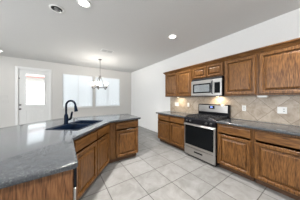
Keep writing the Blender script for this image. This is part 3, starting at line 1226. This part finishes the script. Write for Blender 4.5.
XS = XR - 0.0105
plate((XS, 0.468, 1.150), -PI / 2, 2, 'so', 'double white plate with switch and outlet below the last wall cabinet', 'outlet', 'outlet_plate')
plate((XS, 1.012, 1.150), -PI / 2, 1, 'o', 'single white outlet on the backsplash just right of the range', 'outlet', 'outlet_plate')
plate((XS, 2.875, 1.165), -PI / 2, 3, 'sss', 'triple white switch plate under the left wall cabinet', 'switch', 'switch_plate')
plate((XS, 2.41, 1.165), -PI / 2, 1, 'o', 'single white outlet on the backsplash left of the range', 'outlet', 'outlet_plate')
plate((-1.68, YB - 0.0005, 1.405), 0, 4, 'tttt', 'upper, wider almond switch plate beside the patio door', 'switch', 'switch_plate', 'almond')
plate((-1.63, YB - 0.0005, 1.245), 0, 3, 'ttt', 'lower, narrower almond switch plate beside the patio door', 'switch', 'switch_plate', 'almond')

# under-cabinet fixture and puck lamp
uf = empty('cabinet_light', (2.80, 0.735, UZ0 - 0.0005), -PI / 2, 'unlit white light fixture under the joint of the last two wall cabinets', 'light fixture')
MB().box(0, 0.135, 0.0, 0.08, -0.030, 0.0, 0.004).build('housing', M['plate'], uf)
MB().box(0.02, 0.115, 0.012, 0.068, -0.033, -0.0302).build('diffuser', M['plate'], uf)
pk = empty('puck_light', (2.90, 2.67, UZ0 - 0.0005), -PI / 2, 'small lit puck lamp under the wall cabinet left of the microwave', 'light fixture')
MB().lathe([(0.045, 0.0), (0.045, -0.012), (0.036, -0.018), (0.034, -0.016)], n=20, cf=True).build('lamp_ring', M['plate'], pk, smooth=True)
MB().lathe([(0.034, -0.0165), (0.02, -0.020), (0.001, -0.021)], n=20).build('lens', M['puck'], pk, smooth=True)
area('puck_light_beam', (2.90, 2.67, UZ0 - 0.024), (0, 0, 0), 0.06, 0.06, 1.5, (1.0, 0.84, 0.60), 'DISK')

# ------------------------------------------------------------------ ceiling lights and vent


def can(x, y, lit, label, power=CAN_W):
    root = empty('recessed_light', (x, y, KH), 0, label, 'ceiling light', 'recessed lights in the kitchen ceiling')
    MB().lathe([(0.098, -0.0005), (0.098, -0.006), (0.090, -0.010), (0.072, -0.008), (0.070, -0.001)], n=28).build('trim_ring', M['plate'], root, smooth=True)
    if lit:
        MB().lathe([(0.070, -0.003), (0.04, -0.004), (0.001, -0.004)], n=24).build('lamp', M['lamp'], root, smooth=True)
        area('recessed_lamp_light', (x, y, KH - 0.014), (0, 0, 0), 0.14, 0.14, power, (1.0, 0.97, 0.93), 'DISK', math.radians(132))
    return root


can(0.251, 2.10, True, 'lit recessed light in the ceiling next to the eyeball lamp over the sink', CAN_W * 1.9)
can(2.066, 2.074, True, 'lit recessed light in the ceiling in front of the microwave', CAN_W * 0.8)
can(-1.60, 5.64, True, 'lit recessed light in the ceiling near the patio door', 1.5)
can(-1.9, 1.8, True, 'added unseen recessed fill light over the living area side of the island')  # added out of view to lift the room light
can(2.066, 0.15, True, 'added unseen recessed fill light above the last base cabinet', CAN_W * 0.8)  # unseen can, added for more light from above on the cabinets
can(0.251, -0.6, True, 'added unseen recessed fill light behind the camera')  # extra can added behind the camera as fill
ey = empty('eyeball_light', (-0.090, 2.485, KH), 0, 'unlit white-rimmed eyeball downlight with a black inside', 'ceiling light')
MB().lathe([(0.100, -0.0005), (0.100, -0.006), (0.092, -0.011), (0.078, -0.009), (0.076, -0.001)], n=28).build('trim_ring', M['plate'], ey, smooth=True)
MB().lathe([(0.075, -0.0022), (0.060, -0.004), (0.035, -0.003)], n=24).build('baffle', M['rubber'], ey, smooth=True)
MB().lathe([(0.046, 0.0), (0.044, -0.016), (0.030, -0.026), (0.001, -0.028)], (0.012, 0.022, 0), 18).build('eyeball', M['chrome'], ey, smooth=True)

vt = empty('ceiling_vent', (1.075, 3.80, KH), 0, 'white rectangular air vent in the ceiling before the chandelier', 'vent')
MB().box(-0.18, 0.18, -0.10, 0.10, -0.010, -0.0005, 0.003).build('vent_frame', M['plate'], vt)
m = MB()
for half in ((-0.155, -0.008), (0.008, 0.155)):
    for k_ in range(9):
        y = -0.078 + k_ * 0.0185
        m.rings([[(half[0], y, -0.0105), (half[0], y + 0.012, -0.018), (half[0], y + 0.013, -0.0165), (half[0], y + 0.002, -0.0102)],
                 [(half[1], y, -0.0105), (half[1], y + 0.012, -0.018), (half[1], y + 0.013, -0.0165), (half[1], y + 0.002, -0.0102)]])
m.build('louvers', M['louver'], vt)

# ------------------------------------------------------------------ chandelier
chx, chy = 1.10, 4.80
ch = empty('chandelier', (chx, chy, KH), 0, 'five-arm nickel chandelier with white glass shades in front of the windows', 'chandelier')
MB().lathe([(0.062, -0.0005), (0.060, -0.012), (0.03, -0.028), (0.008, -0.032)], n=20, cl=True).build('canopy', M['bronze'], ch, smooth=True)
MB().tube([(0, 0, -0.030), (0, 0, -0.60)], 0.0065, 8).build('stem', M['bronze'], ch, smooth=True)
MB().lathe([(0.008, -0.585), (0.05, -0.60), (0.055, -0.612), (0.02, -0.625), (0.016, -0.66), (0.03, -0.68), (0.012, -0.70), (0.001, -0.71)], n=16).build('hub', M['bronze'], ch, smooth=True)
for k_ in range(5):
    a = 2 * PI * k_ / 5 + 0.35
    ca, sa = math.cos(a), math.sin(a)

    def at(r_, z_):
        return (r_ * ca, r_ * sa, z_)
    m = MB()
    m.tube([at(0.015, -0.62), at(0.05, -0.68), at(0.10, -0.80), at(0.155, -0.96), at(0.17, -1.04), at(0.19, -1.075), at(0.225, -1.085), at(0.255, -1.06), at(0.262, -1.02)], 0.0095, 8)
    am = m.build('arm', M['bronze'], ch, smooth=True)
    MB().lathe([(0.018, -1.03), (0.034, -1.015), (0.036, -1.0), (0.012, -0.995)], at(0.262, 0), 14, cf=True, cl=True).build('lamp_cup', M['bronze'], am, smooth=True)
    MB().lathe([(0.030, -0.999), (0.046, -0.975), (0.056, -0.93), (0.066, -0.885), (0.082, -0.86)], at(0.262, 0), 18).build('glass_shade', M['shade'], am, smooth=True)
    MB().lathe([(0.010, -0.994), (0.012, -0.97), (0.026, -0.94), (0.026, -0.92), (0.001, -0.90)], at(0.262, 0), 12).build('bulb', M['bulb'], am, smooth=True)
    pl = bpy.data.lights.new('chandelier_bulb_light', 'POINT')
    pl.energy = BULB_W
    pl.shadow_soft_size = 0.03
    pl.color = (1.0, 0.95, 0.88)
    plo = bpy.data.objects.new('chandelier_bulb_light', pl)
    COL.objects.link(plo)
    plo.location = (chx + 0.262 * ca, chy + 0.262 * sa, KH - 0.86)
m = MB()
rr = 0.085
ring = [(0.165 * math.cos(2 * PI * q / 32), 0.165 * math.sin(2 * PI * q / 32), -1.03) for q in range(33)]
m.tube(ring, 0.008, 8)
m.build('ring', M['bronze'], ch, smooth=True)
